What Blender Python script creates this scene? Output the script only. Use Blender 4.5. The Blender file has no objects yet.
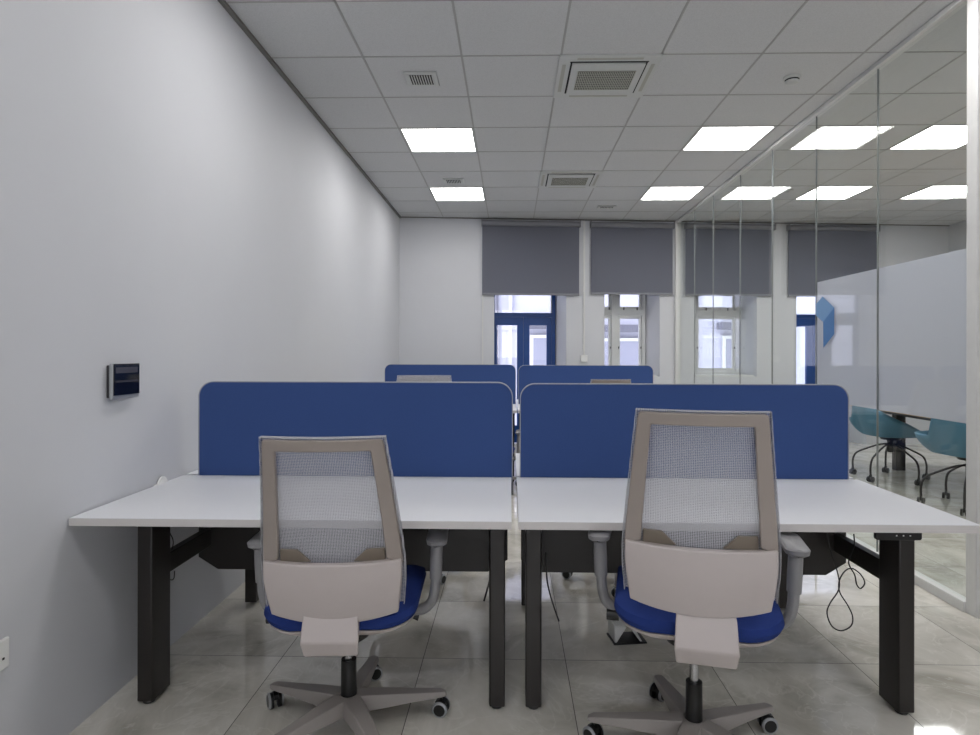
import bpy, bmesh, math, random
from mathutils import Vector, Matrix
PI=math.pi
random.seed(4)
scn=bpy.context.scene
COL=scn.collection
HC=1.285            # camera height
CEIL=3.07
def R(d): return math.radians(d)

# ------------------------------------------------------------------ materials
def srgb(r,g,b):
    def f(c):
        c/=255.0
        return c/12.92 if c<=.04045 else ((c+.055)/1.055)**2.4
    return (f(r),f(g),f(b),1)
def newmat(name):
    m=bpy.data.materials.new(name); m.use_nodes=True
    nt=m.node_tree; return m,nt,nt.nodes,nt.links,nt.nodes['Principled BSDF']
def simple(name,rgb,rough=.5,metal=0,noise=.04,scale=30,bump=0,spec=.5,coat=0):
    m,nt,N,L,b=newmat(name)
    tc=N.new('ShaderNodeTexCoord'); nz=N.new('ShaderNodeTexNoise'); nz.inputs['Scale'].default_value=scale; nz.inputs['Detail'].default_value=4
    L.new(tc.outputs['Object'],nz.inputs['Vector'])
    c=srgb(*rgb)
    mx=N.new('ShaderNodeMixRGB'); mx.inputs[1].default_value=tuple(max(0,x*(1-noise)) for x in c[:3])+(1,); mx.inputs[2].default_value=tuple(min(1,x*(1+noise)) for x in c[:3])+(1,)
    L.new(nz.outputs['Fac'],mx.inputs[0]); L.new(mx.outputs[0],b.inputs['Base Color'])
    b.inputs['Roughness'].default_value=rough; b.inputs['Metallic'].default_value=metal
    b.inputs['Specular IOR Level'].default_value=spec; b.inputs['Coat Weight'].default_value=coat
    if bump:
        bp=N.new('ShaderNodeBump'); bp.inputs['Strength'].default_value=bump; bp.inputs['Distance'].default_value=.002
        L.new(nz.outputs['Fac'],bp.inputs['Height']); L.new(bp.outputs[0],b.inputs['Normal'])
    return m
M={}
M['wall']=simple('wall_paint',(197,198,202),.6,noise=.02,scale=3,bump=.15,spec=.3)
M['ceiling_tile']=None
M['trim']=simple('white_trim',(205,205,203),.35)
M['grey_trim']=simple('grey_trim',(110,108,104),.5)
M['desk_white']=simple('desk_laminate',(213,214,218),.42,noise=.01)
M['desk_edge']=simple('desk_edge_band',(196,192,190),.45,noise=.01)
M['black_metal']=simple('dark_bronze_metal',(31,27,25),.38,noise=.06,spec=.5)
M['black_plastic']=simple('black_plastic',(14,14,15),.35)
M['dark_grey']=simple('dark_grey_plastic',(60,60,64),.4)
M['taupe']=simple('taupe_plastic',(150,140,134),.42,noise=.02)
M['taupe_light']=simple('pale_taupe_plastic',(181,172,169),.45,noise=.02)
M['chair_grey']=simple('chair_grey',(132,131,133),.42,noise=.02)
M['base_grey']=simple('base_grey',(146,140,136),.38,noise=.02)
M['seat_blue']=simple('seat_fabric',(34,53,114),.9,noise=.12,scale=300,bump=.4,spec=.2)
M['felt_blue']=simple('screen_fabric',(58,80,130),.95,noise=.10,scale=420,bump=.5,spec=.15)
M['piping']=simple('screen_piping',(150,152,160),.5)
M['steel']=simple('steel',(170,170,172),.25,metal=1)
M['silver']=simple('silver_plastic',(165,167,170),.3,metal=.5)
M['black_glass']=simple('black_glass',(8,8,10),.06,spec=.8)
M['screen_grey']=simple('screen_grey',(62,62,72),.15)
M['socket']=simple('socket_white',(222,222,220),.35)
M['frame_blue']=simple('door_blue',(9,62,128),.4,noise=.05)
M['frame_white']=simple('window_white',(205,206,205),.4)
M['teal']=simple('teal_shell',(76,122,146),.5,noise=.05)
M['oak']=simple('oak_edge',(206,176,138),.5,noise=.15,scale=12)
M['oak_pale']=simple('pale_oak',(190,182,150),.5,noise=.08,scale=8)
M['outside']=simple('outside_render',(172,172,190),.9)
M['outside_grey']=simple('outside_grey',(96,96,112),.8)
M['dark_slot']=simple('dark_slot',(25,25,25),.8)
M['vent_white']=simple('vent_white',(188,190,188),.45)
M['grille']=simple('grille_bar',(165,165,155),.5)
M['hem']=simple('hem_bar',(122,122,128),.4)

def mat_ceiling():
    m,nt,N,L,b=newmat('ceiling_tile')
    tc=N.new('ShaderNodeTexCoord'); nz=N.new('ShaderNodeTexNoise'); nz.inputs['Scale'].default_value=180; nz.inputs['Detail'].default_value=6
    L.new(tc.outputs['Object'],nz.inputs['Vector'])
    r=N.new('ShaderNodeValToRGB'); r.color_ramp.elements[0].position=.3; r.color_ramp.elements[0].color=srgb(188,189,190); r.color_ramp.elements[1].position=.6; r.color_ramp.elements[1].color=srgb(199,200,201)
    L.new(nz.outputs['Fac'],r.inputs[0]); L.new(r.outputs[0],b.inputs['Base Color'])
    bp=N.new('ShaderNodeBump'); bp.inputs['Strength'].default_value=.2; bp.inputs['Distance'].default_value=.001; L.new(nz.outputs['Fac'],bp.inputs['Height']); L.new(bp.outputs[0],b.inputs['Normal'])
    b.inputs['Roughness'].default_value=.9; b.inputs['Specular IOR Level'].default_value=.2
    return m
M['ceiling_tile']=mat_ceiling()
M['ceiling_bar']=simple('ceiling_bar',(158,158,156),.5)
M['joint']=simple('glass_joint',(120,124,124),.3)
M['taupe_dark']=simple('dark_taupe_plastic',(116,106,94),.45)

def mat_floor():
    m,nt,N,L,b=newmat('polished_stone_tiles')
    def node(t,**k):
        n=N.new(t)
        for a,v in k.items(): setattr(n,a,v)
        return n
    tc=node('ShaderNodeTexCoord'); sep=node('ShaderNodeSeparateXYZ'); L.new(tc.outputs['Object'],sep.inputs[0])
    def math_(op,a,bv=None,c=None):
        n=node('ShaderNodeMath',operation=op)
        for i,v in enumerate((a,bv,c)):
            if v is None: continue
            if isinstance(v,(int,float)): n.inputs[i].default_value=v
            else: L.new(v,n.inputs[i])
        return n.outputs[0]
    T=.5935
    def cell(ax,off):
        s=math_('DIVIDE',math_('SUBTRACT',sep.outputs[ax],off),T)
        fr=math_('FRACT',s); fl=math_('FLOOR',s)
        e=math_('MINIMUM',fr,math_('SUBTRACT',1,fr))
        return e,fl
    ex,fx=cell('X',.229); ey,fy=cell('Y',2.60)
    e=math_('MINIMUM',ex,ey)
    joint=math_('LESS_THAN',e,.0026)
    # each tile carries its own piece of stone
    cmb=node('ShaderNodeCombineXYZ'); L.new(math_('MULTIPLY',fx,3.7),cmb.inputs[0]); L.new(math_('MULTIPLY',fy,5.3),cmb.inputs[1])
    add=node('ShaderNodeVectorMath',operation='ADD'); L.new(tc.outputs['Object'],add.inputs[0]); L.new(cmb.outputs[0],add.inputs[1])
    n1=node('ShaderNodeTexNoise'); n1.inputs['Scale'].default_value=2.2; n1.inputs['Detail'].default_value=8; n1.inputs['Roughness'].default_value=.62; n1.inputs['Distortion'].default_value=.8
    L.new(add.outputs[0],n1.inputs['Vector'])
    r=node('ShaderNodeValToRGB'); el=r.color_ramp.elements
    el[0].position=.30; el[0].color=srgb(168,163,151); el[1].position=.68; el[1].color=srgb(230,226,218)
    x=el.new(.48); x.color=srgb(208,204,194)
    L.new(n1.outputs['Fac'],r.inputs[0])
    n2=node('ShaderNodeTexNoise'); n2.inputs['Scale'].default_value=3.5; n2.inputs['Detail'].default_value=6; n2.inputs['Distortion'].default_value=1.6
    L.new(add.outputs[0],n2.inputs['Vector'])
    v=math_('ABSOLUTE',math_('SUBTRACT',n2.outputs['Fac'],.5))
    vr=node('ShaderNodeMapRange'); vr.inputs[1].default_value=0; vr.inputs[2].default_value=.02; vr.inputs[3].default_value=.35; vr.inputs[4].default_value=0; L.new(v,vr.inputs[0])
    mx=node('ShaderNodeMixRGB'); L.new(vr.outputs[0],mx.inputs[0]); L.new(r.outputs[0],mx.inputs[1]); mx.inputs[2].default_value=srgb(238,235,228)
    mj=node('ShaderNodeMixRGB'); L.new(joint,mj.inputs[0]); L.new(mx.outputs[0],mj.inputs[1]); mj.inputs[2].default_value=srgb(66,62,56)
    L.new(mj.outputs[0],b.inputs['Base Color'])
    rg=math_('ADD',math_('MULTIPLY',joint,.5),.045); L.new(rg,b.inputs['Roughness'])
    b.inputs['Specular IOR Level'].default_value=1.0
    return m
M['floor']=mat_floor()

def mat_glass(name,tint,ior=1.5,rough=0.0):
    m,nt,N,L,b=newmat(name); N.remove(b)
    out=N['Material Output']
    t=N.new('ShaderNodeBsdfTransparent'); t.inputs[0].default_value=tint
    g=N.new('ShaderNodeBsdfGlossy'); g.inputs['Roughness'].default_value=rough; g.inputs[0].default_value=(1,1,1,1)
    f=N.new('ShaderNodeFresnel'); ge=N.new('ShaderNodeNewGeometry'); mr=N.new('ShaderNodeMapRange')
    mr.inputs[3].default_value=ior; mr.inputs[4].default_value=1/ior; L.new(ge.outputs['Backfacing'],mr.inputs[0]); L.new(mr.outputs[0],f.inputs[0])
    mx=N.new('ShaderNodeMixShader'); L.new(f.outputs[0],mx.inputs[0]); L.new(t.outputs[0],mx.inputs[1]); L.new(g.outputs[0],mx.inputs[2]); L.new(mx.outputs[0],out.inputs[0])
    return m
M['glass']=mat_glass('partition_glass',(.955,.975,.968,1),1.30)
M['pane_fill']=mat_glass('fill_window_pane',(.98,.98,.98,1),1.45)
M['pane']=mat_glass('window_pane',(.97,.98,.98,1),1.45)
def mat_film():
    m,nt,N,L,b=newmat('frosted_film'); N.remove(b); out=N['Material Output']
    d=N.new('ShaderNodeBsdfDiffuse'); d.inputs[0].default_value=(.66,.66,.72,1)
    t=N.new('ShaderNodeBsdfTranslucent'); t.inputs[0].default_value=(.84,.84,.90,1)
    mx=N.new('ShaderNodeMixShader'); mx.inputs[0].default_value=.5
    L.new(d.outputs[0],mx.inputs[1]); L.new(t.outputs[0],mx.inputs[2]); L.new(mx.outputs[0],out.inputs[0]); return m
M['film']=mat_film()
M['logo_light']=simple('film_light_blue',(112,152,196),.5)
M['logo_dark']=simple('film_mid_blue',(70,118,174),.5)
def mat_blind():
    m,nt,N,L,b=newmat('blind_fabric'); N.remove(b); out=N['Material Output']
    tc=N.new('ShaderNodeTexCoord'); nz=N.new('ShaderNodeTexNoise'); nz.inputs['Scale'].default_value=400; L.new(tc.outputs['Object'],nz.inputs[0])
    mr=N.new('ShaderNodeMixRGB'); mr.inputs[1].default_value=srgb(104,106,116); mr.inputs[2].default_value=srgb(124,126,137); L.new(nz.outputs['Fac'],mr.inputs[0])
    d=N.new('ShaderNodeBsdfDiffuse'); L.new(mr.outputs[0],d.inputs[0])
    t=N.new('ShaderNodeBsdfTransparent')
    tl=N.new('ShaderNodeBsdfTranslucent'); L.new(mr.outputs[0],tl.inputs[0])
    m1=N.new('ShaderNodeMixShader'); m1.inputs[0].default_value=.12; L.new(d.outputs[0],m1.inputs[1]); L.new(tl.outputs[0],m1.inputs[2])
    m2=N.new('ShaderNodeMixShader'); m2.inputs[0].default_value=.06; L.new(m1.outputs[0],m2.inputs[1]); L.new(t.outputs[0],m2.inputs[2])
    L.new(m2.outputs[0],out.inputs[0]); return m
M['blind']=mat_blind()
def mat_mesh():
    m,nt,N,L,b=newmat('chair_mesh_fabric'); out=N['Material Output']
    tc=N.new('ShaderNodeTexCoord'); mp=N.new('ShaderNodeMapping'); mp.inputs['Rotation'].default_value=(0,PI/4,0); mp.inputs['Scale'].default_value=(1,0,1)
    L.new(tc.outputs['Object'],mp.inputs[0])
    ck=N.new('ShaderNodeTexChecker'); ck.inputs['Scale'].default_value=300; ck.inputs[1].default_value=(.88,.88,.88,1); ck.inputs[2].default_value=(.16,.16,.16,1)
    L.new(mp.outputs[0],ck.inputs[0])
    b.inputs['Base Color'].default_value=srgb(188,188,194); b.inputs['Roughness'].default_value=.7
    t=N.new('ShaderNodeBsdfTransparent'); mx=N.new('ShaderNodeMixShader')
    L.new(ck.outputs[0],mx.inputs[0]); L.new(b.outputs[0],mx.inputs[2]); L.new(t.outputs[0],mx.inputs[1]); L.new(mx.outputs[0],out.inputs[0])
    return m
M['mesh']=mat_mesh()
def emis(name,col,s):
    m,nt,N,L,b=newmat(name); N.remove(b); e=N.new('ShaderNodeEmission'); e.inputs[0].default_value=col; e.inputs[1].default_value=s
    L.new(e.outputs[0],N['Material Output'].inputs[0]); return m
M['lamp']=emis('lamp_diffuser',(1,.985,.97,1),8.0)
M['white_dot']=simple('white_dot',(230,230,230),.4)

# ------------------------------------------------------------------ mesh helpers
def BM(): return bmesh.new()
def box(bm,x0,x1,y0,y1,z0,z1,mat=None):
    vs=[bm.verts.new((x,y,z)) for z in (z0,z1) for y in (y0,y1) for x in (x0,x1)]
    F=[]
    for f in ((0,2,3,1),(4,5,7,6),(0,1,5,4),(2,6,7,3),(0,4,6,2),(1,3,7,5)):
        F.append(bm.faces.new([vs[i] for i in f]))
    if mat is not None:
        for v in vs: v.co=mat@v.co
    return F
def prism(bm,pts,axis,a0,a1):
    # pts 2d polygon; axis = extruded axis
    def P(p,a):
        if axis=='x': return (a,p[0],p[1])
        if axis=='y': return (p[0],a,p[1])
        return (p[0],p[1],a)
    A=[bm.verts.new(P(p,a0)) for p in pts]; B=[bm.verts.new(P(p,a1)) for p in pts]
    n=len(pts)
    bm.faces.new(A); bm.faces.new(B[::-1])
    for i in range(n): bm.faces.new((A[i],B[i],B[(i+1)%n],A[(i+1)%n]))
def loft(bm,loops,cap=True):
    V=[[bm.verts.new(p) for p in l] for l in loops]
    n=len(V[0])
    for a,b in zip(V,V[1:]):
        for i in range(n): bm.faces.new((a[i],a[(i+1)%n],b[(i+1)%n],b[i]))
    if cap: bm.faces.new(V[0][::-1]); bm.faces.new(V[-1])
def lathe(bm,prof,c=(0,0,0),n=24,axis='z'):
    loops=[]
    for r,h in prof:
        l=[]
        for i in range(n):
            a=2*PI*i/n; u,v=r*math.cos(a),r*math.sin(a)
            if axis=='z': l.append((c[0]+u,c[1]+v,c[2]+h))
            elif axis=='x': l.append((c[0]+h,c[1]+u,c[2]+v))
            else: l.append((c[0]+u,c[1]+h,c[2]+v))
        loops.append(l)
    loft(bm,loops)
def tube(bm,pts,r,n=10,ry=None):
    pts=[Vector(p) for p in pts]; rs=r if isinstance(r,(list,tuple)) else [r]*len(pts)
    loops=[]; up=None
    for i,p in enumerate(pts):
        t=(pts[min(i+1,len(pts)-1)]-pts[max(i-1,0)]).normalized()
        if up is None:
            up=Vector((0,1,0)) if abs(t.y)<.9 else Vector((1,0,0))
        a=(up-t*up.dot(t)).normalized(); b=t.cross(a); up=a
        k=(ry/rs[i]) if ry else 1
        loops.append([tuple(p+a*math.cos(2*PI*j/n)*rs[i]*k+b*math.sin(2*PI*j/n)*rs[i]) for j in range(n)])
    loft(bm,loops)
def spline(pts,n=8):
    P=[Vector(p) for p in pts]; P=[P[0]*2-P[1]]+P+[P[-1]*2-P[-2]]; o=[]
    for i in range(1,len(P)-2):
        for k in range(n):
            t=k/n; a,b,c,d=P[i-1:i+3]
            o.append(.5*((2*b)+(c-a)*t+(2*a-5*b+4*c-d)*t*t+(3*b-a-3*c+d)*t**3))
    o.append(P[-2]); return o
def rrect(x0,x1,y0,y1,r,n=6,corners=(1,1,1,1)):
    o=[]
    for (cx,cy,a0,on,kx,ky) in ((x1-r,y1-r,0,corners[0],x1,y1),(x0+r,y1-r,90,corners[1],x0,y1),(x0+r,y0+r,180,corners[2],x0,y0),(x1-r,y0+r,270,corners[3],x1,y0)):
        if on:
            for k in range(n+1):
                a=R(a0+90*k/n); o.append((cx+r*math.cos(a),cy+r*math.sin(a)))
        else: o.append((kx,ky))
    return o
def obj(name,bm,mat,parent=None,bevel=0,smooth=True,seg=2,subsurf=0,solid=0):
    bmesh.ops.recalc_face_normals(bm,faces=bm.faces)
    me=bpy.data.meshes.new(name); bm.to_mesh(me); bm.free()
    if smooth:
        me.shade_smooth()
    mats=mat if isinstance(mat,list) else [mat]
    for m in mats: me.materials.append(m)
    o=bpy.data.objects.new(name,me); COL.objects.link(o)
    if parent is not None: o.parent=parent
    if solid:
        s=o.modifiers.new('solid','SOLIDIFY'); s.thickness=solid; s.offset=0
    if bevel:
        b=o.modifiers.new('bevel','BEVEL'); b.width=bevel; b.segments=seg; b.limit_method='ANGLE'; b.angle_limit=R(35); b.harden_normals=False
    if subsurf:
        s=o.modifiers.new('sub','SUBSURF'); s.levels=subsurf; s.render_levels=subsurf
    if smooth and not subsurf:
        w=None
        try:
            me.set_sharp_from_angle(angle=R(38))
        except Exception: pass
    return o
def tag(o,label=None,cat=None,group=None,kind=None):
    if label: o['label']=label
    if cat: o['category']=cat
    if group: o['group']=group
    if kind: o['kind']=kind
    return o
def empty(name,loc,rz=0):
    o=bpy.data.objects.new(name,None); o.empty_display_size=.1; COL.objects.link(o); o.location=loc; o.rotation_euler=(0,0,rz); return o
def struct(name,bm,mat,**k):
    o=obj(name,bm,mat,**k)
    if k.get('parent') is None: o['kind']='structure'
    return o
def copy_tree(o,parent=None):
    c=o.copy(); COL.objects.link(c)
    c.parent=parent
    for ch in list(o.children): copy_tree(ch,c)
    return c

# ------------------------------------------------------------------ pixel helper for reading the photo (only gives real positions)
F_,YAW,ROLL,PX,PY=622.3,.0226,-.0019,496.9,351.6
def ray(x,y):
    cr,sr=math.cos(ROLL),math.sin(ROLL); c,s=math.cos(YAW),math.sin(YAW)
    u,v=x-PX,y-PY; u,v=u*cr+v*sr,-u*sr+v*cr
    return Vector(((u/F_)*c-s,(u/F_)*s+c,-v/F_))
def onY(x,y,Y):
    r=ray(x,y); r*=Y/r.y; r.z+=HC; return r

# ------------------------------------------------------------------ room shell
XL=-1.48; XG=2.268; XR=6.15; YB=8.22; SL=.088; YF=-3.2; XC=3.4
def wy(x): return YB+SL*(x-XL)
bm=BM(); box(bm,XL-.1,XR+.1,YF-.1,9.6,-.12,0); struct('floor',bm,M['floor'],smooth=False)
bm=BM(); box(bm,XL-.12,XL,YF-.1,YB+.02,0,CEIL+.1); struct('wall_left',bm,M['wall'],smooth=False)
FILL_WINDOWS=[(-1.1,.55),(.95,2.6)]  # unseen openings added behind the camera so sky light brightens chair backs and floor
bm=BM(); cur=XL-.12
for a,b_ in FILL_WINDOWS:
    box(bm,cur,a,YF-.25,YF,0,CEIL+.1); box(bm,a,b_,YF-.25,YF,0,.75); box(bm,a,b_,YF-.25,YF,2.75,CEIL+.1); cur=b_
box(bm,cur,XC+.1,YF-.25,YF,0,CEIL+.1); struct('wall_front',bm,M['wall'],smooth=False)
for k,(a,b_) in enumerate(FILL_WINDOWS):
    bm=BM()
    for (x0,x1,z0,z1) in ((a,a+.06,.75,2.75),(b_-.06,b_,.75,2.75),(a+.06,b_-.06,.75,.82),(a+.06,b_-.06,2.68,2.75),((a+b_)/2-.04,(a+b_)/2+.04,.82,2.68),(a+.06,(a+b_)/2-.04,1.95,2.02),((a+b_)/2+.04,b_-.06,1.95,2.02)):
        box(bm,x0,x1,YF-.16,YF-.09,z0,z1)
    fw=struct('window_%d'%(k+3),bm,M['trim'],smooth=False)  # added fill-light windows, numbered on after the ones in the back wall
    bm=BM(); box(bm,a+.06,b_-.06,YF-.13,YF-.126,.82,2.68); obj('glass_pane',bm,M['pane_fill'],fw,smooth=False)
bm=BM(); box(bm,XC,XC+.1,YF,3.07,0,CEIL+.1); struct('wall_corridor',bm,M['wall'],smooth=False)
bm=BM(); box(bm,XR,XR+.12,3.07,9.2,0,CEIL+.1); struct('wall_right',bm,M['wall'],smooth=False)
# cross wall beside the glass partition, with door opening x 2.36..3.2
bm=BM(); box(bm,3.24,XR,3.07,3.17,0,CEIL+.1); box(bm,2.33,3.24,3.07,3.17,2.12,CEIL+.1)
struct('wall_meeting',bm,M['wall'],smooth=False)

# back wall, turned by a few degrees, thick, with recessed openings
ANG=math.atan(SL); BW=Matrix.Translation((XL,YB,0))@Matrix.Rotation(ANG,4,'Z')
cosA=math.cos(ANG)
def sx(X): return (X-XL)/cosA   # along-wall coordinate of a world X on the wall face
TH=.45
# openings (s0,s1,z0,z1)
OPN=[(sx(-.225),sx(.745),0,2.62),(sx(1.265),sx(2.025),.95,2.62),(sx(2.50),sx(3.385),.95,2.62),(sx(3.945),sx(4.95),0,2.62)]
bm=BM(); cur=-.15
for a,b_,z0,z1 in OPN:
    box(bm,cur,a,0,TH,0,CEIL+.1); 
    box(bm,a,b_,0,TH,z1,CEIL+.1)
    if z0>0: box(bm,a,b_,0,TH,0,z0)
    cur=b_
box(bm,cur,sx(XR)+.1,0,TH,0,CEIL+.1)
# splayed right-hand reveals
for a,b_,z0,z1 in OPN:
    prism(bm,[(b_,.002),(b_,TH),(b_-.10,TH)],'z',z0,z1)
bm.transform(BW); struct('wall_back',bm,M['wall'],smooth=False)

# ceiling slab and tile grid
A0,B0,T=-.9008,3.1529,.6
bm=BM(); box(bm,XL-.12,XR+.12,YF-.1,9.6,CEIL+.012,CEIL+.14); struct('ceiling',bm,M['ceiling_tile'],smooth=False)
LIGHTS=[(0,-5),(0,-1),(0,3),(0,6),(4,-5),(4,-1),(4,3),(4,6),(7,3),(7,6),(9,3),(9,6),(7,0),(9,0)]
CASS=[(2,1),(2,5)]
skip=set(LIGHTS)|set(CASS)
# ceiling tiles: one panelled layer with narrow bars between
bm=BM(); g=.005
i0,i1=-1,12; j0,j1=-11,10
for i in range(i0,i1):
    for j in range(j0,j1):
        x0=max(A0+i*T,XL+.02); x1=min(A0+(i+1)*T,XR-.01); y0=B0+j*T; y1=y0+T
        y0=max(y0,YF)
        if x1-x0<.02 or y1<YF+.02: continue
        if y1>YB-.03+.05: 
            yy=wy((x0+x1)/2)
            if y0>wy(x0)-.03: continue
        if (i,j) in skip: continue
        if x0<XG<x1: pass
        g2=g*.75
        def lim(x,y): return min(y,wy(x)-.015)
        v=[(x0+g2,y0+g2),(x1-g2,y0+g2),(x1-g2,lim(x1,y1-g2)),(x0+g2,lim(x0,y1-g2))]
        if v[3][1]-v[0][1]<.01: continue
        prism(bm,v,'z',CEIL,CEIL+.011)
t=struct('ceiling_tiles',bm,M['ceiling_tile'],smooth=False); t.name='ceiling.001'
bm=BM()
for i in range(i0,i1+1):
    x=A0+i*T
    if x<XL or x>XR: continue
    box(bm,x-.0065,x+.0065,YF,wy(x)-.01,CEIL-.002,CEIL+.0005)
for j in range(j0,j1):
    y=B0+j*T
    if y<YF: continue
    x1=XR
    box(bm,XL,XR,y-.0065,y+.0065,CEIL-.002,CEIL+.0004) if y<YB else box(bm,XL+(y-YB)/SL+.1,XR,y-.0065,y+.0065,CEIL-.002,CEIL+.0004)
struct('trim_1',bm,M['ceiling_bar'],smooth=False)
bm=BM(); box(bm,XL,XL+.022,YF,YB,CEIL-.02,CEIL); struct('trim_2',bm,M['grey_trim'],smooth=False)
bm=BM(); box(bm,0,sx(XR),-.02,0,CEIL-.012,CEIL); bm.transform(BW); struct('trim_3',bm,M['grey_trim'],smooth=False)

# ------------------------------------------------------------------ windows and garden doors in the back wall
def w_box(bm,a,b_,d0,d1,z0,z1): box(bm,a,b_,d0,d1,z0,z1)
def finish(name,bm,mat,parent=None,**k):
    bm.transform(BW)
    return struct(name,bm,mat,parent=parent,smooth=False,**k)
def blue_door(idx,op,mir=False):
    a,b_,z0,z1=op; b_=b_-.09; d=TH-.09
    bm=BM()
    w_box(bm,a,a+.03,d,d+.07,0,z1); w_box(bm,b_-.05,b_,d,d+.07,0,z1)
    w_box(bm,a+.03,b_-.05,d,d+.07,1.77,1.83); w_box(bm,a+.03,b_-.05,d,d+.07,z1-.05,z1)
    root=finish('door_%d'%idx,bm,M['frame_blue'])
    mid=(a+b_)/2-.01
    for k,(p,q) in enumerate(((a+.032,mid-.002),(mid+.002,b_-.052))):
        bm=BM(); s=.085
        sl=.03 if k==0 else .085
        w_box(bm,p,p+sl,d+.005,d+.05,.01,1.768); w_box(bm,q-(.085 if k==0 else .07),q,d+.005,d+.05,.01,1.768)
        w_box(bm,p+sl,q-.07,d+.005,d+.05,1.655,1.768); w_box(bm,p+sl,q-.07,d+.005,d+.05,.01,.25)
        bmt=finish('door_leaf',bm,M['frame_blue'],root)
        bm=BM(); w_box(bm,p+sl,q-.07,d+.022,d+.028,.25,1.655); finish('glass_pane',bm,M['pane'],root)
    bm=BM(); w_box(bm,a+.03,b_-.05,d+.03,d+.036,1.83,z1-.05); finish('glass_pane',bm,M['pane'],root)
    bm=BM(); w_box(bm,b_-.064,b_-.05,d+.0,d+.06,1.83,z1-.05); finish('glazing_bead',bm,M['frame_white'],root)
    return root
blue_door(1,OPN[0]); blue_door(2,OPN[3])
def white_window(idx,op,mul):
    a,b_,z0,z1=op; b_-=.09; d=TH-.10
    bm=BM()
    w_box(bm,a-.0,a+.02,d,d+.08,z0,z1); w_box(bm,b_-.05,b_,d,d+.08,z0,z1)
    w_box(bm,a+.02,b_-.05,d,d+.08,z0,z0+.06); w_box(bm,a+.02,b_-.05,d,d+.08,z1-.05,z1)
    w_box(bm,a+.02,b_-.05,d,d+.08,1.80,1.88)
    w_box(bm,mul-.045,mul+.045,d-.006,d+.08,z0+.06,z1-.05)
    root=finish('window_%d'%idx,bm,M['frame_white'])
    for p,q in ((a+.02,mul-.045),(mul+.045,b_-.05)):
        for (u,v) in ((z0+.06,1.80),(1.88,z1-.05)):
            if q-p<.1: continue
            bm=BM(); s=.035; e=.004
            w_box(bm,p+e,p+s,d+.012,d+.055,u+e,v-e); w_box(bm,q-s,q-e,d+.012,d+.055,u+e,v-e)
            w_box(bm,p+s,q-s,d+.012,d+.055,u+e,u+s+.01); w_box(bm,p+s,q-s,d+.012,d+.055,v-s-.01,v-e)
            finish('sash',bm,M['frame_white'],root)
            bm=BM(); w_box(bm,p+s,q-s,d+.03,d+.036,u+s+.01,v-s-.01); finish('glass_pane',bm,M['pane'],root)
            if u>1.5:
                bm=BM()
                for hx in (p+.25*(q-p),q-.2*(q-p)): w_box(bm,hx-.006,hx+.006,d-.01,d+.014,u-.005,u+.035)
                finish('catch',bm,M['black_plastic'],root)
            else:
                bm=BM(); w_box(bm,p+.01,p+.02,d-.014,d+.014,1.33,1.36); w_box(bm,q-.02,q-.01,d-.014,d+.014,1.33,1.36); finish('handle',bm,M['dark_grey'],root)
    bm=BM(); w_box(bm,a+.002,b_+.05,.0,d-.002,z0,z0+.02); finish('window_sill',bm,M['frame_white'],root)
    return root
white_window(1,OPN[1],OPN[1][0]+.23); white_window(2,OPN[2],OPN[2][0]+.13)

# roller blinds
def blind(Xa,Xb,zb,label):
    a,b_=sx(Xa),sx(Xb)
    root=empty('roller_blind',BW@Vector(((a+b_)/2,-.03,zb))); root.rotation_euler=(0,0,ANG)
    h=CEIL-.03-zb; w=(b_-a)/2
    bm=BM(); lathe(bm,[(.036,-w+.009),(.036,w-.009)],(0,-.018,h-.042),24,'x'); obj('roller_tube',bm,M['hem'],root)
    for q in (-w,w-.008):
        bm=BM(); box(bm,q,q+.008,-.06,.03,h-.085,h); obj('bracket',bm,M['hem'],root,bevel=.002)
    bm=BM(); box(bm,-w+.012,w-.012,-.001,.001,.012,h-.02); obj('fabric',bm,M['blind'],root)
    bm=BM(); box(bm,-w+.010,w-.010,-.008,.008,-.005,.022); obj('hem_bar',bm,M['hem'],root,bevel=.003)
    tag(root,label,'blind','grey roller blinds at the windows'); return root
blind(-.40,.925,2.045,'grey roller blind hanging over the blue glazed door at the end of the open office')
blind(1.06,2.205,2.065,'grey roller blind over the white casement window left of the glass partition')
blind(2.36,3.61,2.055,'left grey roller blind seen through the glass partition, over a white window')
blind(3.80,5.09,2.055,'right grey roller blind seen through the glass partition, partly cut off by frosted film')

# conduits with wall socket between the windows
def wall_item(name,bm,mat,parent=None,**k):
    bm.transform(BW); return obj(name,bm,mat,parent,**k)
s=sx(.985)
c=empty('conduit_socket',(0,0,0))
bm=BM(); box(bm,s-.012,s+.012,-.016,-.0005,1.24,CEIL-.02); wall_item('conduit',bm,M['trim'],c)
bm=BM(); box(bm,s-.045,s+.045,-.03,-.0005,1.15,1.24); wall_item('socket_plate',bm,M['socket'],c,bevel=.004)
tag(c,'white vertical conduit with small switch box on wall between the two blinds','socket')
s=sx(-.38); bm=BM(); box(bm,s-.008,s+.008,-.014,-.0005,.1,2.04)
tag(wall_item('conduit',bm,M['trim']),'thin white vertical conduit on wall left of the blue door','conduit')

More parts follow.
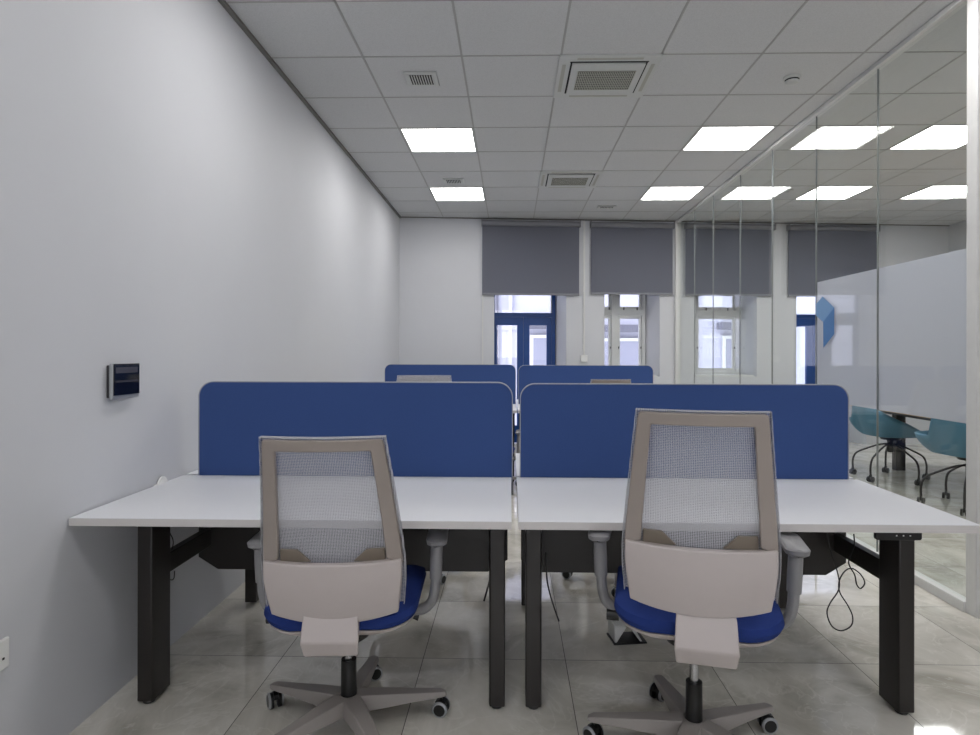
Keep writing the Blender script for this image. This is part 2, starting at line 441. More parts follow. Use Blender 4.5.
# ------------------------------------------------------------------ outside: the building across the light well
out=empty('facade_building',(0,12.2,0))
bm=BM(); box(bm,-7,12,0,.3,-3,9)
obj('wall',bm,M['outside'],out,smooth=False)
def facade_window(x,z,w,h):
    bm=BM(); box(bm,x-w/2,x+w/2,-.06,0,z,z+h); f=obj('window',bm,M['frame_white'],out,smooth=False)
    bm=BM(); box(bm,x-w/2+.06,x+w/2-.06,-.07,-.06,z+.06,z+h-.06); obj('pane',bm,M['screen_pane'],f,smooth=False)
    bm=BM(); box(bm,x-w/2-.1,x+w/2+.1,-.16,0,z+h+.12,z+h+.26); obj('lintel',bm,M['outside_grey'],out,smooth=False)
    bm=BM(); box(bm,x-w/2-.1,x+w/2+.1,-.14,0,z-.14,z-.04); obj('sill',bm,M['outside_grey'],out,smooth=False)
M['screen_pane']=simple('far_window_pane',(140,141,160),.2)
facade_window(.75,.83,.75,.78); facade_window(2.1,.6,.9,.95); facade_window(4.6,.7,1.0,.9); facade_window(6.4,.7,1.0,.9)
bm=BM(); tube(bm,[(-.28,-.06,-3),(-.28,-.06,9)],.035,10); obj('drainpipe',bm,M['outside_grey'],out)
bm=BM(); box(bm,-.05,.02,-.1,0,-3,9); obj('pilaster',bm,M['outside'],out,smooth=False)
tag(out,'pale rendered building facade outside beyond the garden door and windows','building')
# pale flank at the left
bm=BM(); box(bm,-7,12,9.7,12.2,-3.2,-3); tag(obj('courtyard',bm,M['outside'],smooth=False),None,None,None,'structure')

# ------------------------------------------------------------------ glass partition
YS=[3.13,3.902,4.679,5.457,6.214,7.037,7.75,wy(XG)-.03]
part=empty('glass_partition',(XG,3.13,0))
def pobj(name,bm,mat,parent,**k):
    bm.transform(Matrix.Translation((-XG,-3.13,0))); return obj(name,bm,mat,parent,**k)
ztop=CEIL-.03
for k in range(len(YS)-1):
    bm=BM(); box(bm,XG-.005,XG+.005,YS[k]+.0015,YS[k+1]-.0015,.05,ztop-.002)
    pobj('glass_panel',bm,M['glass'],part,smooth=False)
for y in YS[1:-1]:
    bm=BM(); box(bm,XG-.0055,XG+.0055,y-.0018,y+.0018,.05,ztop-.002); pobj('joint_strip',bm,M['joint'],part,smooth=False)
bm=BM(); box(bm,XG-.028,XG+.028,3.13,wy(XG)-.02,ztop,CEIL-.0025); pobj('top_track',bm,M['trim'],part,bevel=.003)
bm=BM(); box(bm,XG-.028,XG+.028,3.13,wy(XG)-.02,.0,.052); pobj('bottom_track',bm,M['trim'],part,bevel=.003)
bm=BM(); box(bm,XG-.035,XG+.035,wy(XG)-.045,wy(XG)-.006,.0,CEIL-.003); pobj('wall_channel',bm,M['trim'],part,bevel=.003)
tag(part,'frameless glass partition of tall clear panes with white tracks on the right','glass partition')
# frosted film with the sign
film=empty('frosted_film',(XG+.007,3.14,.93))
bm=BM(); box(bm,0,.0008,.0,1.537,0,.875); obj('film_sheet',bm,M['film'],film,smooth=False)
def onX(x,y,X):
    r=ray(x,y); r*=X/r.x; r.z+=HC; return r
def film_poly(pix):
    o=[]
    for p in pix:
        q=onX(p[0],p[1],XG); o.append((min(q.y,4.677)-3.14,q.z-.93))
    return o
for nm,pp,mt in (('emblem_top',[(823.3,295.3),(834.9,306.3),(823.9,320.7),(816.9,314.6),(816.9,302.7)],'logo_light'),('emblem_side',[(834.9,306.3),(834.9,333),(824.2,346.7),(823.9,320.7)],'logo_dark')):
    bm=BM(); prism(bm,film_poly(pp),'x',-.0195+.006,-.0185+.006); obj(nm,bm,M[mt],film,smooth=False)
tag(film,'wide band of frosted film with a blue folded emblem on the glass partition','window film')

# corner post, wooden door and its handle at the right edge
bm=BM(); box(bm,2.250,2.330,3.06,3.13,0,CEIL-.003); struct('trim_4',bm,M['trim'],bevel=.004)
bm=BM(); box(bm,2.332,3.23,3.09,3.135,.01,2.11); d3=struct('door_3',bm,M['oak_pale'],bevel=.002)
bm=BM(); lathe(bm,[(.024,0),(.024,-.01)],(2.375,3.09,.94),20,'y'); tube(bm,[(2.375,3.08,.94),(2.375,3.045,.94),(2.36,3.035,.94),(2.31,3.035,.94)],.009,10); obj('door_handle',bm,M['steel'],d3)

# ------------------------------------------------------------------ ceiling fittings
def tilexy(i,j): return A0+(i+.5)*T,B0+(j+.5)*T
def make_light():
    root=empty('ceiling_light',(0,0,CEIL))
    bm=BM(); e=.292; w=.012
    box(bm,-e,e,-e,-e+w,-.004,.010); box(bm,-e,e,e-w,e,-.004,.010); box(bm,-e,-e+w,-e+w,e-w,-.004,.010); box(bm,e-w,e,-e+w,e-w,-.004,.010)
    obj('frame',bm,M['trim'],root,smooth=False)
    bm=BM(); box(bm,-e+w,e-w,-e+w,e-w,.0005,.008); obj('diffuser',bm,M['lamp'],root,smooth=False)
    return root
LL={(0,3):'nearer lit square ceiling panel in the left column, beside the left wall',(0,6):'farther lit square ceiling panel in the left column, by the back wall',
(4,3):'nearer lit square ceiling panel in the right column, beside the glass partition',(4,6):'farther lit square ceiling panel by the partition, before the second blind',
(7,3):'nearer lit ceiling panel seen through the glass in the meeting room',(7,6):'farther lit ceiling panel of the meeting room column nearest the glass',
(9,6):'farther lit ceiling panel of the meeting room column far from the glass',(9,3):'lit ceiling panel deep inside the meeting room, outside the view'}
L0=make_light()
for k,(i,j) in enumerate(LIGHTS):
    o=L0 if k==0 else copy_tree(L0)
    x,y=tilexy(i,j); o.location=(x,y,CEIL)
    if (i,j) in LL: tag(o,LL[(i,j)],'ceiling light','square ceiling light panels')
    elif (i,j)==(0,-1): tag(o,'lit square ceiling panel above the left desk at the picture top','ceiling light','square ceiling light panels')
    else: tag(o,'square ceiling light panel outside the view behind or beside the camera','ceiling light','square ceiling light panels')

def make_cassette():
    root=empty('air_conditioner',(0,0,CEIL))
    bm=BM(); e=.31
    o=rrect(-e,e,-e,e,.01,2); prism(bm,o,'z',-.012,.006); obj('housing',bm,M['vent_white'],root,bevel=.003)
    for (x0,x1,y0,y1) in ((-.20,.20,.262,.285),(-.20,.20,-.285,-.262),(-.285,-.262,-.20,.20),(.262,.285,-.20,.20)):
        bm=BM(); box(bm,x0,x1,y0,y1,-.0135,-.011); obj('louvre',bm,M['grille'],root)
    for (x0,x1,y0,y1) in ((-.24,.24,-.240,-.228),(-.236,-.225,-.24,.225),(.225,.236,-.24,.225)):
        bm=BM(); box(bm,x0,x1,y0,y1,-.014,-.0115); obj('air_slot',bm,M['dark_slot'],root)
    bm=BM(); prism(bm,rrect(-.225,.225,-.225,.225,.01,2),'z',-.024,-.0118); p=obj('intake_panel',bm,M['vent_white'],root,bevel=.003)
    bm=BM(); box(bm,-.18,.18,-.135,.135,-.0255,-.0243); gp=obj('grille_back',bm,M['dark_slot'],p,smooth=False)
    bm=BM()
    for k in range(33):
        x=-.18+k*.36/32; box(bm,x-.003,x+.003,-.135,.135,-.028,-.0256)
    for k in range(9):
        y=-.135+k*.27/8; box(bm,-.18,.18,y-.0015,y+.0015,-.0285,-.0262)
    obj('grille',bm,M['grille'],p,smooth=False)
    return root
C0=make_cassette()
for k,(i,j) in enumerate(CASS):
    o=C0 if k==0 else copy_tree(C0)
    x,y=tilexy(i,j); o.location=(x,y,CEIL)
    tag(o,['large square ceiling air conditioner cassette nearer the camera','smaller-looking ceiling air conditioner cassette near the back wall'][k],'air conditioner','ceiling air conditioner cassettes')
def vent(x,y,w,l,label,n=9):
    root=empty('ceiling_vent',(x,y,CEIL))
    bm=BM(); box(bm,-w/2-.03,w/2+.03,-l/2-.03,l/2+.03,-.012,-.0005); obj('vent_frame',bm,M['vent_white'],root,bevel=.003)
    bm=BM(); box(bm,-w/2,w/2,-l/2,l/2,-.0135,-.0125); obj('vent_opening',bm,M['dark_slot'],root,smooth=False)
    bm=BM()
    for k in range(n+1):
        xx=-w/2+k*w/n; box(bm,xx-.0035,xx+.0035,-l/2,l/2,-.018,-.0136)
    obj('vent_slats',bm,M['vent_white'],root,smooth=False)
    tag(root,label,'vent')
vent(-.585,4.05,.15,.14,'small slatted square ceiling vent nearer the camera, in the left column')
vent(-.60,6.48,.15,.12,'small slatted ceiling vent between the two left lit panels')
vent(1.17,7.67,.16,.07,'narrow dark ceiling vent close to the second blind')
vent(2.98,6.95,.16,.07,'narrow dark ceiling vent seen beyond the glass partition')
root=empty('smoke_detector',(1.82,4.08,CEIL))
bm=BM(); lathe(bm,[(.052,-.0005),(.052,-.014),(.046,-.018)],n=28); obj('mount',bm,M['vent_white'],root)
bm=BM(); lathe(bm,[(.044,-.018),(.04,-.026),(.036,-.027)],n=28); obj('sensing_slot',bm,M['dark_slot'],root)
bm=BM(); lathe(bm,[(.043,-.027),(.04,-.040),(.026,-.047),(.005,-.048)],n=28); obj('cap',bm,M['vent_white'],root)
tag(root,'white round smoke detector on ceiling near the glass partition','smoke detector')

# ------------------------------------------------------------------ left wall fittings
root=empty('wall_display',(XL,2.32,1.106))
bm=BM(); box(bm,.0005,.014,-.076,.076,.006,.126); obj('mount',bm,M['dark_grey'],root,bevel=.002)
bm=BM(); box(bm,.014,.026,-.082,.082,0,.132); obj('frame',bm,M['silver'],root,bevel=.002)
bm=BM(); box(bm,.026,.0285,-.076,.081,.014,.131); obj('display_glass',bm,M['black_glass'],root,bevel=.001)
bm=BM(); box(bm,.0285,.0292,-.066,.068,.096,.118); obj('painted_reflection',bm,M['screen_grey'],root,smooth=False)  # grey block painted as a window's reflection in the display glass
bm=BM(); box(bm,.0285,.0292,-.066,.068,.062,.069); obj('light_strip',bm,M['screen_grey'],root,smooth=False)
tag(root,'small black glass wall display in a silver frame on left wall','wall display')
root=empty('wall_socket',(XL,1.72,.36))
bm=BM(); box(bm,.0005,.012,-.073,.073,0,.088); obj('socket_plate',bm,M['socket'],root,bevel=.004)
bm=BM(); box(bm,.012,.014,.045,.052,.03,.036); obj('socket_screw',bm,M['dark_slot'],root)
tag(root,'white wall socket low on left wall at the picture edge','socket')
root=empty('wall_plug',(XL,2.59,.66))
bm=BM(); box(bm,.0005,.008,-.045,.045,-.02,.07); obj('socket_plate',bm,M['socket'],root,bevel=.003)
bm=BM(); lathe(bm,[(.034,.008),(.034,.016),(.024,.018)],(0,0,.062),24,'x'); obj('plug',bm,M['socket'],root)
tag(root,'white round plug on left wall peeping above the left desk edge','plug')

# ------------------------------------------------------------------ desks
DZ=.727
def make_desk(xa,xb,lx0,lx1,handset=False,D=.72):
    # local: origin floor at (xa, front edge), y away from user
    root=empty('desk',(0,0,0)); w=xb-xa
    bm=BM(); box(bm,0,w,0,D,DZ-.027,DZ); obj('desktop',bm,M['desk_white'],root,bevel=.0015)
    bm=BM(); box(bm,.0,w,-.0015,-.0001,DZ-.026,DZ-.0015); obj('edge_band',bm,M['desk_edge'],root,smooth=False)
    for k,l in enumerate((lx0-xa,lx1-xa)):
        bm=BM(); c=.018; W=.058; y0,y1=.182,.300
        inner = 1 if k==0 else -1
        pts=[(l,y0),(l+W,y0),(l+W,y1),(l,y1)]
        if inner==1: pts=[(l,y0),(l+W-.004,y0),(l+W,y0+.02),(l+W,y1),(l,y1)]
        else: pts=[(l+.004,y0),(l+W,y0),(l+W,y1),(l,y1),(l,y0+.02)]
        prism(bm,pts,'z',.012,DZ-.037); lg=obj('leg',bm,M['black_metal'],root,bevel=.004)
        bm=BM(); lathe(bm,[(.02,0),(.022,.004),(.02,.012)],(l+W/2,(y0+y1)/2-.03,0),16); obj('levelling_foot',bm,M['black_plastic'],lg)
        # side beam
        bx=l+.012
        bm=BM(); box(bm,bx,bx+.034,y1-.002,D-.0,.435,.51); obj('side_beam',bm,M['black_metal'],root,bevel=.003)
        bm=BM(); box(bm,l-.0,l+W,.08,D-.08,DZ-.037,DZ-.0271); obj('top_bracket',bm,M['black_metal'],root,bevel=.001)
    a,b_=lx0-xa-.01,lx1-xa+.065
    bm=BM(); prism(bm,[(a,DZ-.05),(a,.385),(a+.085,.332),(b_-.085,.332),(b_,.385),(b_,DZ-.05)],'y',D-.075,D-.055)
    obj('cable_tray',bm,M['black_metal'],root,bevel=.002)
    bm=BM(); box(bm,lx0-xa+.06,lx1-xa-.002,.21,.25,DZ-.05,DZ-.0271); obj('rail',bm,M['dark_grey'],root,bevel=.002)
    if handset:
        bm=BM(); prism(bm,rrect(lx1-xa-.172,lx1-xa-.022,0,.030,.008,4),'z',0,.014)
        # stand it up: y->z
        bm.transform(Matrix.Translation((0,.035,DZ-.0275))@Matrix.Rotation(R(90),4,'X')@Matrix.Translation((0,-.030,0)))
        h=obj('height_control',bm,M['black_plastic'],root,bevel=.002)
        bm=BM()
        for k in range(3):
            x=lx1-xa-.105+k*.022; box(bm,x-.002,x+.002,.0195,.0208,DZ-.044,DZ-.040)
        obj('button',bm,M['white_dot'],h,smooth=False)
    return root
YN=2.045
dL=make_desk(-1.474,.003,-1.354,-.078); dL.location=(-1.474,YN,0)
tag(dL,'white height-adjustable desk on dark legs against the left wall, nearest row','desk','white bench desks')
dR=make_desk(.026,1.522,.055,1.368,True); dR.location=(.026,YN,0)
tag(dR,'white desk in the right half of the nearest row, with a small black control handset','desk','white bench desks')
def dcopy(src,xa,xb,yfar,label):
    c=copy_tree(src); c.rotation_euler=(0,0,PI); c.location=(xb,yfar,0); tag(c,label,'desk','white bench desks'); 
    return c
PLAIN=make_desk(.026,1.522,.155,1.435,D=.62)
PLAIN.rotation_euler=(0,0,PI); PLAIN.location=(1.522,3.42,0); tag(PLAIN,'white desk facing the nearest right desk across the long blue screen','desk','white bench desks')
fL=make_desk(-1.474,.003,-.0975-.02,1.18-.0,D=.62) if 0 else make_desk(0,1.477,.05,1.29,D=.62)
fL.rotation_euler=(0,0,PI); fL.location=(.003,3.42,0); tag(fL,'white desk facing the nearest left desk across the long blue screen','desk','white bench desks')
for (src,xa,y,rot,lab) in ((dL,-1.42,5.91,0,'white desk before the far left blue screen'),(dR,.066,5.91,0,'white desk before the far right blue screen'),
    (fL,-1.42,7.29,1,'white desk behind the far left blue screen'),(PLAIN,.066,7.29,1,'white desk behind the far right blue screen')):
    c=copy_tree(src); c.rotation_euler=(0,0,PI if rot else 0)
    c.location=(xa+(1.477 if src is fL else 1.496) if rot else xa,y,0)
    tag(c,lab,'desk','white bench desks')

def screen(xa,xb,y,label,zt=1.147):
    root=empty('desk_screen',((xa+xb)/2,y,DZ-.06)); w=(xb-xa)/2; h=zt-(DZ-.06)
    bm=BM(); prism(bm,rrect(-w+.003,w-.003,0,h-.003,.065,10,(1,1,0,0)),'y',-.011,.011); obj('fabric_panel',bm,M['felt_blue'],root,bevel=.003)
    o=rrect(-w,w,0,h,.068,10,(1,1,0,0)); i_=rrect(-w+.004,w-.004,.0,h-.004,.064,10,(1,1,0,0))
    bm=BM(); 
    # piping follows sides and top
    pts=o; n=len(pts)
    V=[[bm.verts.new((p[0],yy,p[1])) for p in q] for q,yy in ((o,-.013),(i_,-.013),(i_,.013),(o,.013))]
    for a in range(4):
        A=V[a]; B=V[(a+1)%4]
        for k in range(n):
            if k==n-2 : continue
            bm.faces.new((A[k],A[(k+1)%n],B[(k+1)%n],B[k]))
    obj('edge_piping',bm,M['piping'],root)
    for x in (-w*.6,w*.6):
        bm=BM(); box(bm,x-.02,x+.02,-.006,.034,.0602,.066); obj('clamp',bm,M['desk_edge'],root,bevel=.001)
    tag(root,label,'desk screen','blue fabric desk screens')
YP=2.7805
screen(-1.405,.009,YP,'blue felt screen behind the left near desk, by the left wall',1.149)
screen(.04,1.486,YP,'blue felt screen behind the right near desk',1.144)
screen(-1.352,.052,6.645,'far blue felt screen on the left, under the blue door')
screen(.08,1.509,6.645,'far blue felt screen on the right, under the white window',1.142) 

# ------------------------------------------------------------------ task chairs
def make_task_chair(low=0.0, arot=0.0, spx=0.0, bdrop=0.0, lean=.12):
    """local: forward +Y, origin on floor under the hub; low = how far the seat is lowered"""
    root=empty('office_chair',(0,0,0)); Z=-low
    # ---- back surface
    zb,zt=.585+Z-bdrop,1.122+Z-bdrop; H=zt-zb
    def hw(v):   # half width
        return .202+.012*math.sin(min(v/.45,1)*PI/2*1.0)*(1-v)*1.2-.035*max(0,(v-.2)/.8)**1.1
    def S(u,v,off=0,ext=0):
        w=hw(min(max(v,0),1))+ext
        y=-.245-lean*v+.03*math.sin(v*PI)*.6+.030*u*u-off
        return Vector((u*w,y,zb+v*H))
    # frame : ring of quads
    vo0=.26
    pairs=[]
    def side(sgn):
        l=[]
        for k in range(11):
            v=vo0+(.965-vo0)*k/10
            iv=min(max(v,.30),.895)
            l.append(((sgn*1.0,v),(sgn*(.775),iv if k<10 else .925)))
        return l
    L_=side(-1); R_=side(1)[::-1]
    top=[]
    for k in range(0,9):
        t=k/8; top.append(((-1+2*t)*.965, 1.0))
    ring=[]
    for (o,i_) in L_: ring.append((o,i_))
    ring.append(((-.992,.992),(-.77,.935)))
    for k,(u,v) in enumerate(top): ring.append(((u,1.0),(u*.775,.937)))
    ring.append(((.992,.992),(.77,.935)))
    for (o,i_) in R_: ring.append((o,i_))
    bm=BM(); th=.022
    rows=[]
    for (o,i_) in ring:
        a=S(o[0],o[1]); b_=S(i_[0],i_[1]); a2=a+Vector((0,th,0)); b2=b_+Vector((0,th,0))
        rows.append([bm.verts.new(p) for p in (a,b_,b2,a2)])
    for p,q in zip(rows,rows[1:]):
        for k in range(4): bm.faces.new((p[k],p[(k+1)%4],q[(k+1)%4],q[k]))
    bm.faces.new(rows[0]); bm.faces.new(rows[-1][::-1])
    obj('back_frame',bm,M['taupe'],root,bevel=.004)
    # mesh skin, slightly forward and wider than the frame, with a rolled edge
    bm=BM(); nu,nv=20,20; G=[]
    for j in range(nv+1):
        v=.0+1.012*j/nv; row=[]
        for i in range(nu+1):
            u=-1+2*i/nu; p=S(u,v,-.030,.006); row.append(bm.verts.new(p))
        G.append(row)
    for j in range(nv):
        for i in range(nu): bm.faces.new((G[j][i],G[j][i+1],G[j+1][i+1],G[j+1][i]))
    # edge roll back toward frame
    loop=[G[j][0] for j in range(nv+1)]+[G[nv][i] for i in range(1,nu+1)]+[G[j][nu] for j in range(nv-1,-1,-1)]
    back=[bm.verts.new(v.co+Vector((0,-.026,0))) for v in loop]
    for a,b_,c,d in zip(loop,loop[1:],back[1:],back): bm.faces.new((a,b_,c,d))
    obj('back_mesh',bm,M['mesh'],root,solid=.003)
    # lower cover
    bm=BM(); nu=14; rows=[]
    for j in range(7):
        t=j/6; row=[]
        for i in range(nu+1):
            u=-1+2*i/nu
            vbot=-.080+.045*abs(u)**2.2; vtop=.293-.014*(1-u*u)
            v=vbot+(vtop-vbot)*t
            row.append(S(u*(.985-.035*(1-t)**2),v,.012+.01*math.sin(t*PI)))
        rows.append(row)
    V=[[bm.verts.new(p) for p in r] for r in rows]; V2=[[bm.verts.new(p+Vector((0,.030,0))) for p in r] for r in rows]
    for j in range(6):
        for i in range(nu):
            bm.faces.new((V[j][i],V[j][i+1],V[j+1][i+1],V[j+1][i])); bm.faces.new((V2[j][i],V2[j+1][i],V2[j+1][i+1],V2[j][i+1]))
    def rim(A,B):
        for k in range(len(A)-1): bm.faces.new((A[k],A[k+1],B[k+1],B[k]))
    rim(V[0],V2[0]); rim(V[6],V2[6]); rim([r[0] for r in V],[r[0] for r in V2]); rim([r[-1] for r in V],[r[-1] for r in V2])
    obj('back_cover',bm,M['taupe_light'],root,bevel=.004)
    # lumbar brackets
    for sg in (-1,1):
        bm=BM()
        pl=[(.755,.28),(.755,.355),(.50,.355),(.30,.285)]
        A=[bm.verts.new(S(sg*u,v,-.012)) for u,v in pl]; B=[bm.verts.new(S(sg*u,v,-.024)) for u,v in pl]
        bm.faces.new(A); bm.faces.new(B[::-1])
        for k in range(4): bm.faces.new((A[k],A[(k+1)%4],B[(k+1)%4],B[k]))
        obj('lumbar_bracket',bm,M['taupe_dark'],root,bevel=.002)
    # spine
    bm=BM(); 
    prof=[(-.232,.570),(-.250,.535),(-.272,.455),(-.248,.405),(-.18,.396),(-.08,.400),(-.08,.428),(-.20,.428),(-.222,.47),(-.212,.57)]
    def wid(i): return [.078,.084,.088,.082,.07,.05,.05,.07,.08,.078][i]
    A=[bm.verts.new((spx-wid(i),p[0],p[1]+Z)) for i,p in enumerate(prof)]; B=[bm.verts.new((spx+wid(i),p[0],p[1]+Z)) for i,p in enumerate(prof)]
    bm.faces.new(A); bm.faces.new(B[::-1])
    for k in range(len(prof)): bm.faces.new((A[k],A[(k+1)%len(prof)],B[(k+1)%len(prof)],B[k]))
    obj('back_support',bm,M['taupe_light'],root,bevel=.006,seg=3)
    # mechanism
    bm=BM(); loft(bm,[[(x,y,.372+Z) for x,y in rrect(-.05,.05,-.11,.10,.03)],[(x,y,.405+Z) for x,y in rrect(-.085,.085,-.14,.13,.03)],[(x,y,.435+Z) for x,y in rrect(-.10,.10,-.14,.14,.03)]])
    obj('tilt_mechanism',bm,M['black_plastic'],root)
    bm=BM(); tube(bm,[(.08,.03,.415+Z),(.20,.03,.41+Z),(.235,.03,.40+Z)],[.006,.006,.012],8); obj('adjust_lever',bm,M['black_plastic'],root)
    bm=BM(); lathe(bm,[(.006,-.08),(.006,-.234),(.018,-.236),(.018,-.275)],(0,.0,.42+Z),14,'x')
    obj('adjust_lever',bm,M['black_plastic'],root)
    # seat shell and cushion
    def seatloop(z,ins,dz_f=0):
        o=[]
        for x,y in rrect(-.245+ins,.245-ins,-.215+ins,.275-ins,.10,8):
            lift=.018*(x/.245)**2 - .02*max(0,(y-.15)/.12)**2
            o.append((x*(1-.05*max(0,-y/.215)),y,z+lift+Z))
        return o
    bm=BM(); loft(bm,[seatloop(.430,.07),seatloop(.436,.03),seatloop(.448,.008),seatloop(.458,.004)]); obj('seat_shell',bm,M['taupe_light'],root)
    bm=BM(); loft(bm,[seatloop(.458,.012),seatloop(.462,.002),seatloop(.480,-.006),seatloop(.500,-.002),seatloop(.514,.02),seatloop(.518,.06),seatloop(.516,.12),seatloop(.514,.19)])
    obj('seat',bm,M['seat_blue'],root)
    # arms
    for sg in (-1,1):
        bm=BM(); pts=spline([(sg*.13,.02,.437+Z),(sg*.235,.02,.432+Z),(sg*.276,.015,.455+Z),(sg*.291,.01,.50+Z),(sg*.295,.01,.56+Z)],6)
        tube(bm,pts,.017,12,ry=.024)
        tube(bm,[(sg*.295,.01,.545+Z),(sg*.297,.008,.60+Z),(sg*.299,.005,.666+Z)],[.021,.022,.021],14,ry=.028)
        ar=obj('armrest',bm,M['chair_grey'],root)
        bm=BM(); 
        loft(bm,[[(sg*.300+x,y,z+Z) for x,y in rrect(-.036+i,.036-i,-.045+i,.16-i,.03,6)] for z,i in ((.662,.012),(.670,.002),(.684,0),(.690,.006))])
        obj('arm_pad',bm,M['chair_grey'],ar)
    # column
    bm=BM(); lathe(bm,[(.014,.20),(.014,.40+Z)],n=18); obj('gas_piston',bm,M['steel'],root)
    bm=BM(); lathe(bm,[(.012,.05),(.030,.075),(.028,.10),(.0265,.125),(.0255,.235)],n=24); obj('gas_column',bm,M['black_plastic'],root)
    # base
    bm=BM(); lathe(bm,[(.042,.066),(.046,.075),(.044,.108),(.036,.116)],n=24)
    rb=.318
    for k in range(5):
        a=R(90+72*k)+arot; ca,sa=math.cos(a),math.sin(a)
        loops=[]
        for r,wt,wb,ztp,zbt in ((.03,.030,.034,.118,.062),(.12,.027,.032,.110,.066),(.22,.021,.026,.098,.070),(rb,.016,.02,.088,.070),(rb+.018,.008,.012,.082,.071)):
            loops.append([(r*ca-s_*sa,r*sa+s_*ca,z) for s_,z in ((-wb,zbt),(wb,zbt),(wt,ztp),(-wt,ztp))])
        loft(bm,loops)
    base=obj('star_base',bm,M['base_grey'],root,bevel=.003)
    for k in range(5):
        a=R(90+72*k)+arot; ca,sa=math.cos(a),math.sin(a)
        cx,cy=rb*ca,rb*sa; rot=Matrix.Translation((cx,cy,0))@Matrix.Rotation(a+R(35+50*((k*37)%5)/5),4,'Z')
        bm=BM(); 
        for sg in (-1,1): lathe(bm,[(.018,sg*.007),(.027,sg*.009),(.027,sg*.022),(.022,sg*.026),(.008,sg*.026)],(0,0,.027),20,'x')
        lathe(bm,[(.006,.04),(.006,.072)],n=10)
        prism(bm,[(-.020,.035),(.020,.035),(.017,.05),(0,.058),(-.017,.05)],'x',-.0075,.0075)
        bm.transform(rot); c_=obj('castor',bm,M['black_plastic'],root)
        for sg in (-1,1):
            bm=BM(); lathe(bm,[(.0275,sg*.019),(.0275,sg*.0225),(.0225,sg*.0265),(.0205,sg*.0262),(.0205,sg*.019)],(0,0,.0275),20,'x')
            bm.transform(rot); obj('castor_ring',bm,M['silver'],c_)
    return root
cR=make_task_chair(0.0,R(20),.018); cR.location=(.586,2.0,0); cR.rotation_euler=(0,0,R(-13))
tag(cR,'taller mesh-back office chair with blue seat pulled up to right near desk','office chair','mesh-back office chairs')
cL=make_task_chair(.042,R(-7),-.008,.040,.185); cL.location=(-.552,2.115,0); cL.rotation_euler=(0,0,R(4))
cG=make_task_chair(.15,R(10)); cG.location=(-.22,5.82,0); cG.rotation_euler=(0,0,R(-3)); tag(cG,'office chair at the far left desk, glimpsed through the gap between screens','office chair','mesh-back office chairs')
tag(cL,'lower mesh-back office chair with blue seat pulled up to left near desk','office chair','mesh-back office chairs')
for (src,x,y,rz,lab) in ((cR,-.53,3.72,180+6,'office chair behind the left near screen, its pale back top showing above'),
    (cL,.64,3.56,180-8,'office chair facing the right near desk from across the blue screen'),
    (cL,.84,5.80,4,'office chair at the far right desk, only its top edge showing')):
    c=copy_tree(src); c.location=(x,y,0); c.rotation_euler=(0,0,R(rz)); tag(c,lab,'office chair','mesh-back office chairs')

# ------------------------------------------------------------------ cables and floor box
def cable(name,pix,Y,r,label,cat='cable',extra=None):
    pts=[onY(x,y,Y if not callable(Y) else Y(k)) for k,(x,y) in enumerate(pix)]
    bm=BM(); tube(bm,spline(pts,5),r,8); return tag(obj(name,bm,M['black_plastic']),label,cat)
cable('cable',[(828,532.5),(832.7,554),(839,573.5),(839.7,588),(831,602),(828,612),(832.7,624.6),(842,629.4),(852,624.6),(853.5,615),(848.7,604),(840.7,591),(840,580),(845.5,570),(852.8,567),(861.5,573),(865.6,581.5),(861.5,587),(857.6,583),(855.5,573.5),(849.5,562),(852,552),(855,543),(854.5,532.5)],lambda k:2.42+.003*k,.0026,'long black cable hanging in loops under the right near desk')
cable('cable',[(170,533),(174,543),(171,556),(166,570),(170,580),(174.5,580),(175.5,572)],lambda k:2.40,.0022,'thin black cable curling behind the left leg of the left desk')
cable('cable',[(546,552),(547,563),(548,580),(551,594),(555.5,608.5),(560,621)],lambda k:2.60+.0*k,.0035,'black cable hanging straight beside the left leg of the right desk')
cable('cable',[(494,558),(491,578),(488,590),(485,601)],lambda k:2.62,.004,'short black cable hanging beside the right leg of the left desk')
root=empty('floor_box',(.52,2.80,0)); root.rotation_euler=(0,0,R(8))
bm=BM(); box(bm,-.075,.075,-.055,.055,0,.006); obj('base_plate',bm,M['black_plastic'],root)
bm=BM(); prism(bm,[(-.070,.008),(-.060,.008),(-.015,.075),(-.072,.085)],'y',-.05,.05); obj('lid',bm,M['trim'],root,bevel=.003)
bm=BM(); prism(bm,[(.045,.008),(.055,.008),(.015,.078),(.0,.075)],'y',-.05,.05); obj('flap',bm,M['trim'],root,bevel=.002)
tag(root,'small white floor outlet box with raised lid under the right near desk','floor box')

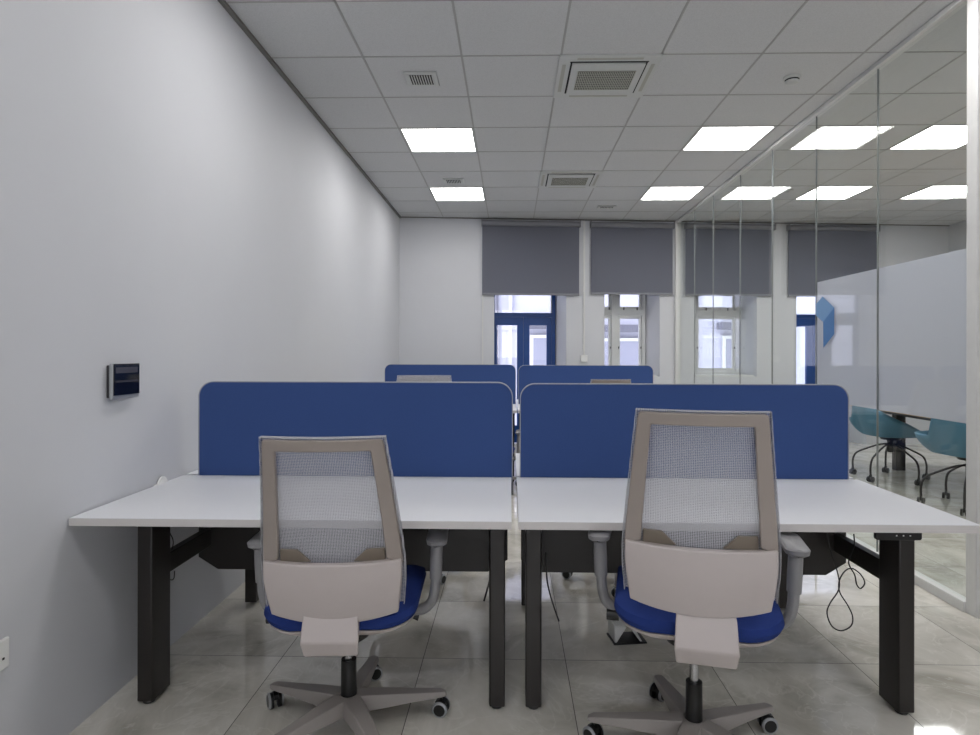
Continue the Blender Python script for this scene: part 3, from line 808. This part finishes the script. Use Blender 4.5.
# ------------------------------------------------------------------ meeting room
tb=empty('meeting_table',(4.24,5.6,0))
bm=BM(); prism(bm,rrect(-.62,.62,-1.6,1.6,.05,5),'z',.715,.742); obj('tabletop',bm,M['oak'],tb,bevel=.002)
bm=BM(); box(bm,-.48,.48,-1.35,1.35,.67,.7145); obj('apron',bm,M['black_metal'],tb)
for sx_ in (0,):
    for sy_ in (-1,1):
        bm=BM(); x=sx_*.22; y=sy_*1.30; box(bm,x-.05,x+.05,y-.04,y+.04,0,.6695); obj('leg',bm,M['black_metal'],tb,bevel=.003)
tag(tb,'oak-topped meeting table with dark frame behind the frosted film','table')
def make_meet_chair():
    root=empty('meeting_chair',(0,0,0))
    n=40
    def topz(a): # a=0 at back
        c=math.cos(a)
        if c>0: return .60+.22*c**1.3 if abs(a)<R(90) else .6
        return .60-.13*min(1,(-c)*1.5)
    loops=[]
    for t in range(9):
        l=[]
        for i in range(n):
            a=2*PI*i/n; dx,dy=math.sin(a),-math.cos(a)
            zt=topz(a)
            if t<4: r=(.02,.11,.18,.225)[t]; z=(.452,.448,.447,.455)[t]
            else:
                k=(t-3)/5; r=.225+.095*math.sin(k*PI/2*.9); z=.455+(zt-.455)*k**1.15
            sq=1.0/(abs(dx)**4+abs(dy)**4)**.25; sq=1+(sq-1)*.5
            l.append((dx*r*sq,dy*r*sq,z))
        loops.append(l)
    bm=BM(); V=[[bm.verts.new(p) for p in l] for l in loops]
    for a,b_ in zip(V,V[1:]):
        for i in range(n): bm.faces.new((a[i],a[(i+1)%n],b_[(i+1)%n],b_[i]))
    bm.faces.new(V[0][::-1])
    obj('shell',bm,M['teal'],root,solid=.016)
    bm=BM(); lathe(bm,[(.10,.432),(.08,.40),(.03,.395),(.025,.37),(.03,.36),(.03,.28),(.02,.27)],n=20); obj('column',bm,M['black_plastic'],root)
    bm=BM()
    for k in range(5):
        a=R(20+72*k); ca,sa=math.cos(a),math.sin(a)
        pts=spline([(0,0,.36),(.10*ca,.10*sa,.335),(.22*ca,.22*sa,.275),(.29*ca,.29*sa,.225),(.315*ca,.315*sa,.15),(.315*ca,.315*sa,.065)],5)
        tube(bm,pts,.009,8)
    obj('spider_base',bm,M['black_metal'],root)
    for k in range(5):
        a=R(20+72*k); cx,cy=.315*math.cos(a),.315*math.sin(a); m_=Matrix.Translation((cx,cy,0))@Matrix.Rotation(a*1.7+k,4,'Z')
        bm=BM()
        for sg in (-1,1): lathe(bm,[(.012,sg*.006),(.028,sg*.008),(.028,sg*.022),(.010,sg*.026)],(0,0,.028),16,'x')
        box(bm,-.006,.006,-.012,.012,.03,.07); bm.transform(m_); obj('castor',bm,M['black_plastic'],root)
    return root
mc=make_meet_chair(); mc.scale=(1.08,1.08,1.0); mc.location=(3.79,5.22,0); mc.rotation_euler=(0,0,R(-80)); tag(mc,'teal shell chair on black castor legs, right of the two beyond the glass','chair','teal meeting chairs')
c=copy_tree(mc); c.location=(3.86,6.42,0); c.rotation_euler=(0,0,R(-98)); tag(c,'teal shell chair beyond the glass, nearest the end of the blue screen','chair','teal meeting chairs')
c=copy_tree(mc); c.location=(4.95,5.9,0); c.rotation_euler=(0,0,R(95)); tag(c,'teal shell chair on the far side of the meeting table','chair','teal meeting chairs')

# ------------------------------------------------------------------ light and world
w=bpy.data.worlds.new('world'); scn.world=w; w.use_nodes=True
bg=w.node_tree.nodes['Background']; bg.inputs[0].default_value=(.92,.94,1.0,1); bg.inputs[1].default_value=2.4

# ------------------------------------------------------------------ camera
cam=bpy.data.cameras.new('camera'); co=bpy.data.objects.new('camera',cam); COL.objects.link(co)
cam.sensor_width=36; cam.lens=F_/980*36
cam.shift_x=-(PX-490)/980; cam.shift_y=(PY-367.5)/980
cam.clip_start=.05
co.location=(0,0,HC); co.rotation_euler=(R(90),ROLL,YAW)
scn.camera=co
scn.view_settings.view_transform='Standard'; scn.view_settings.look='None'; scn.view_settings.gamma=1; scn.view_settings.use_curve_mapping=False
scn.view_settings.exposure=1.0
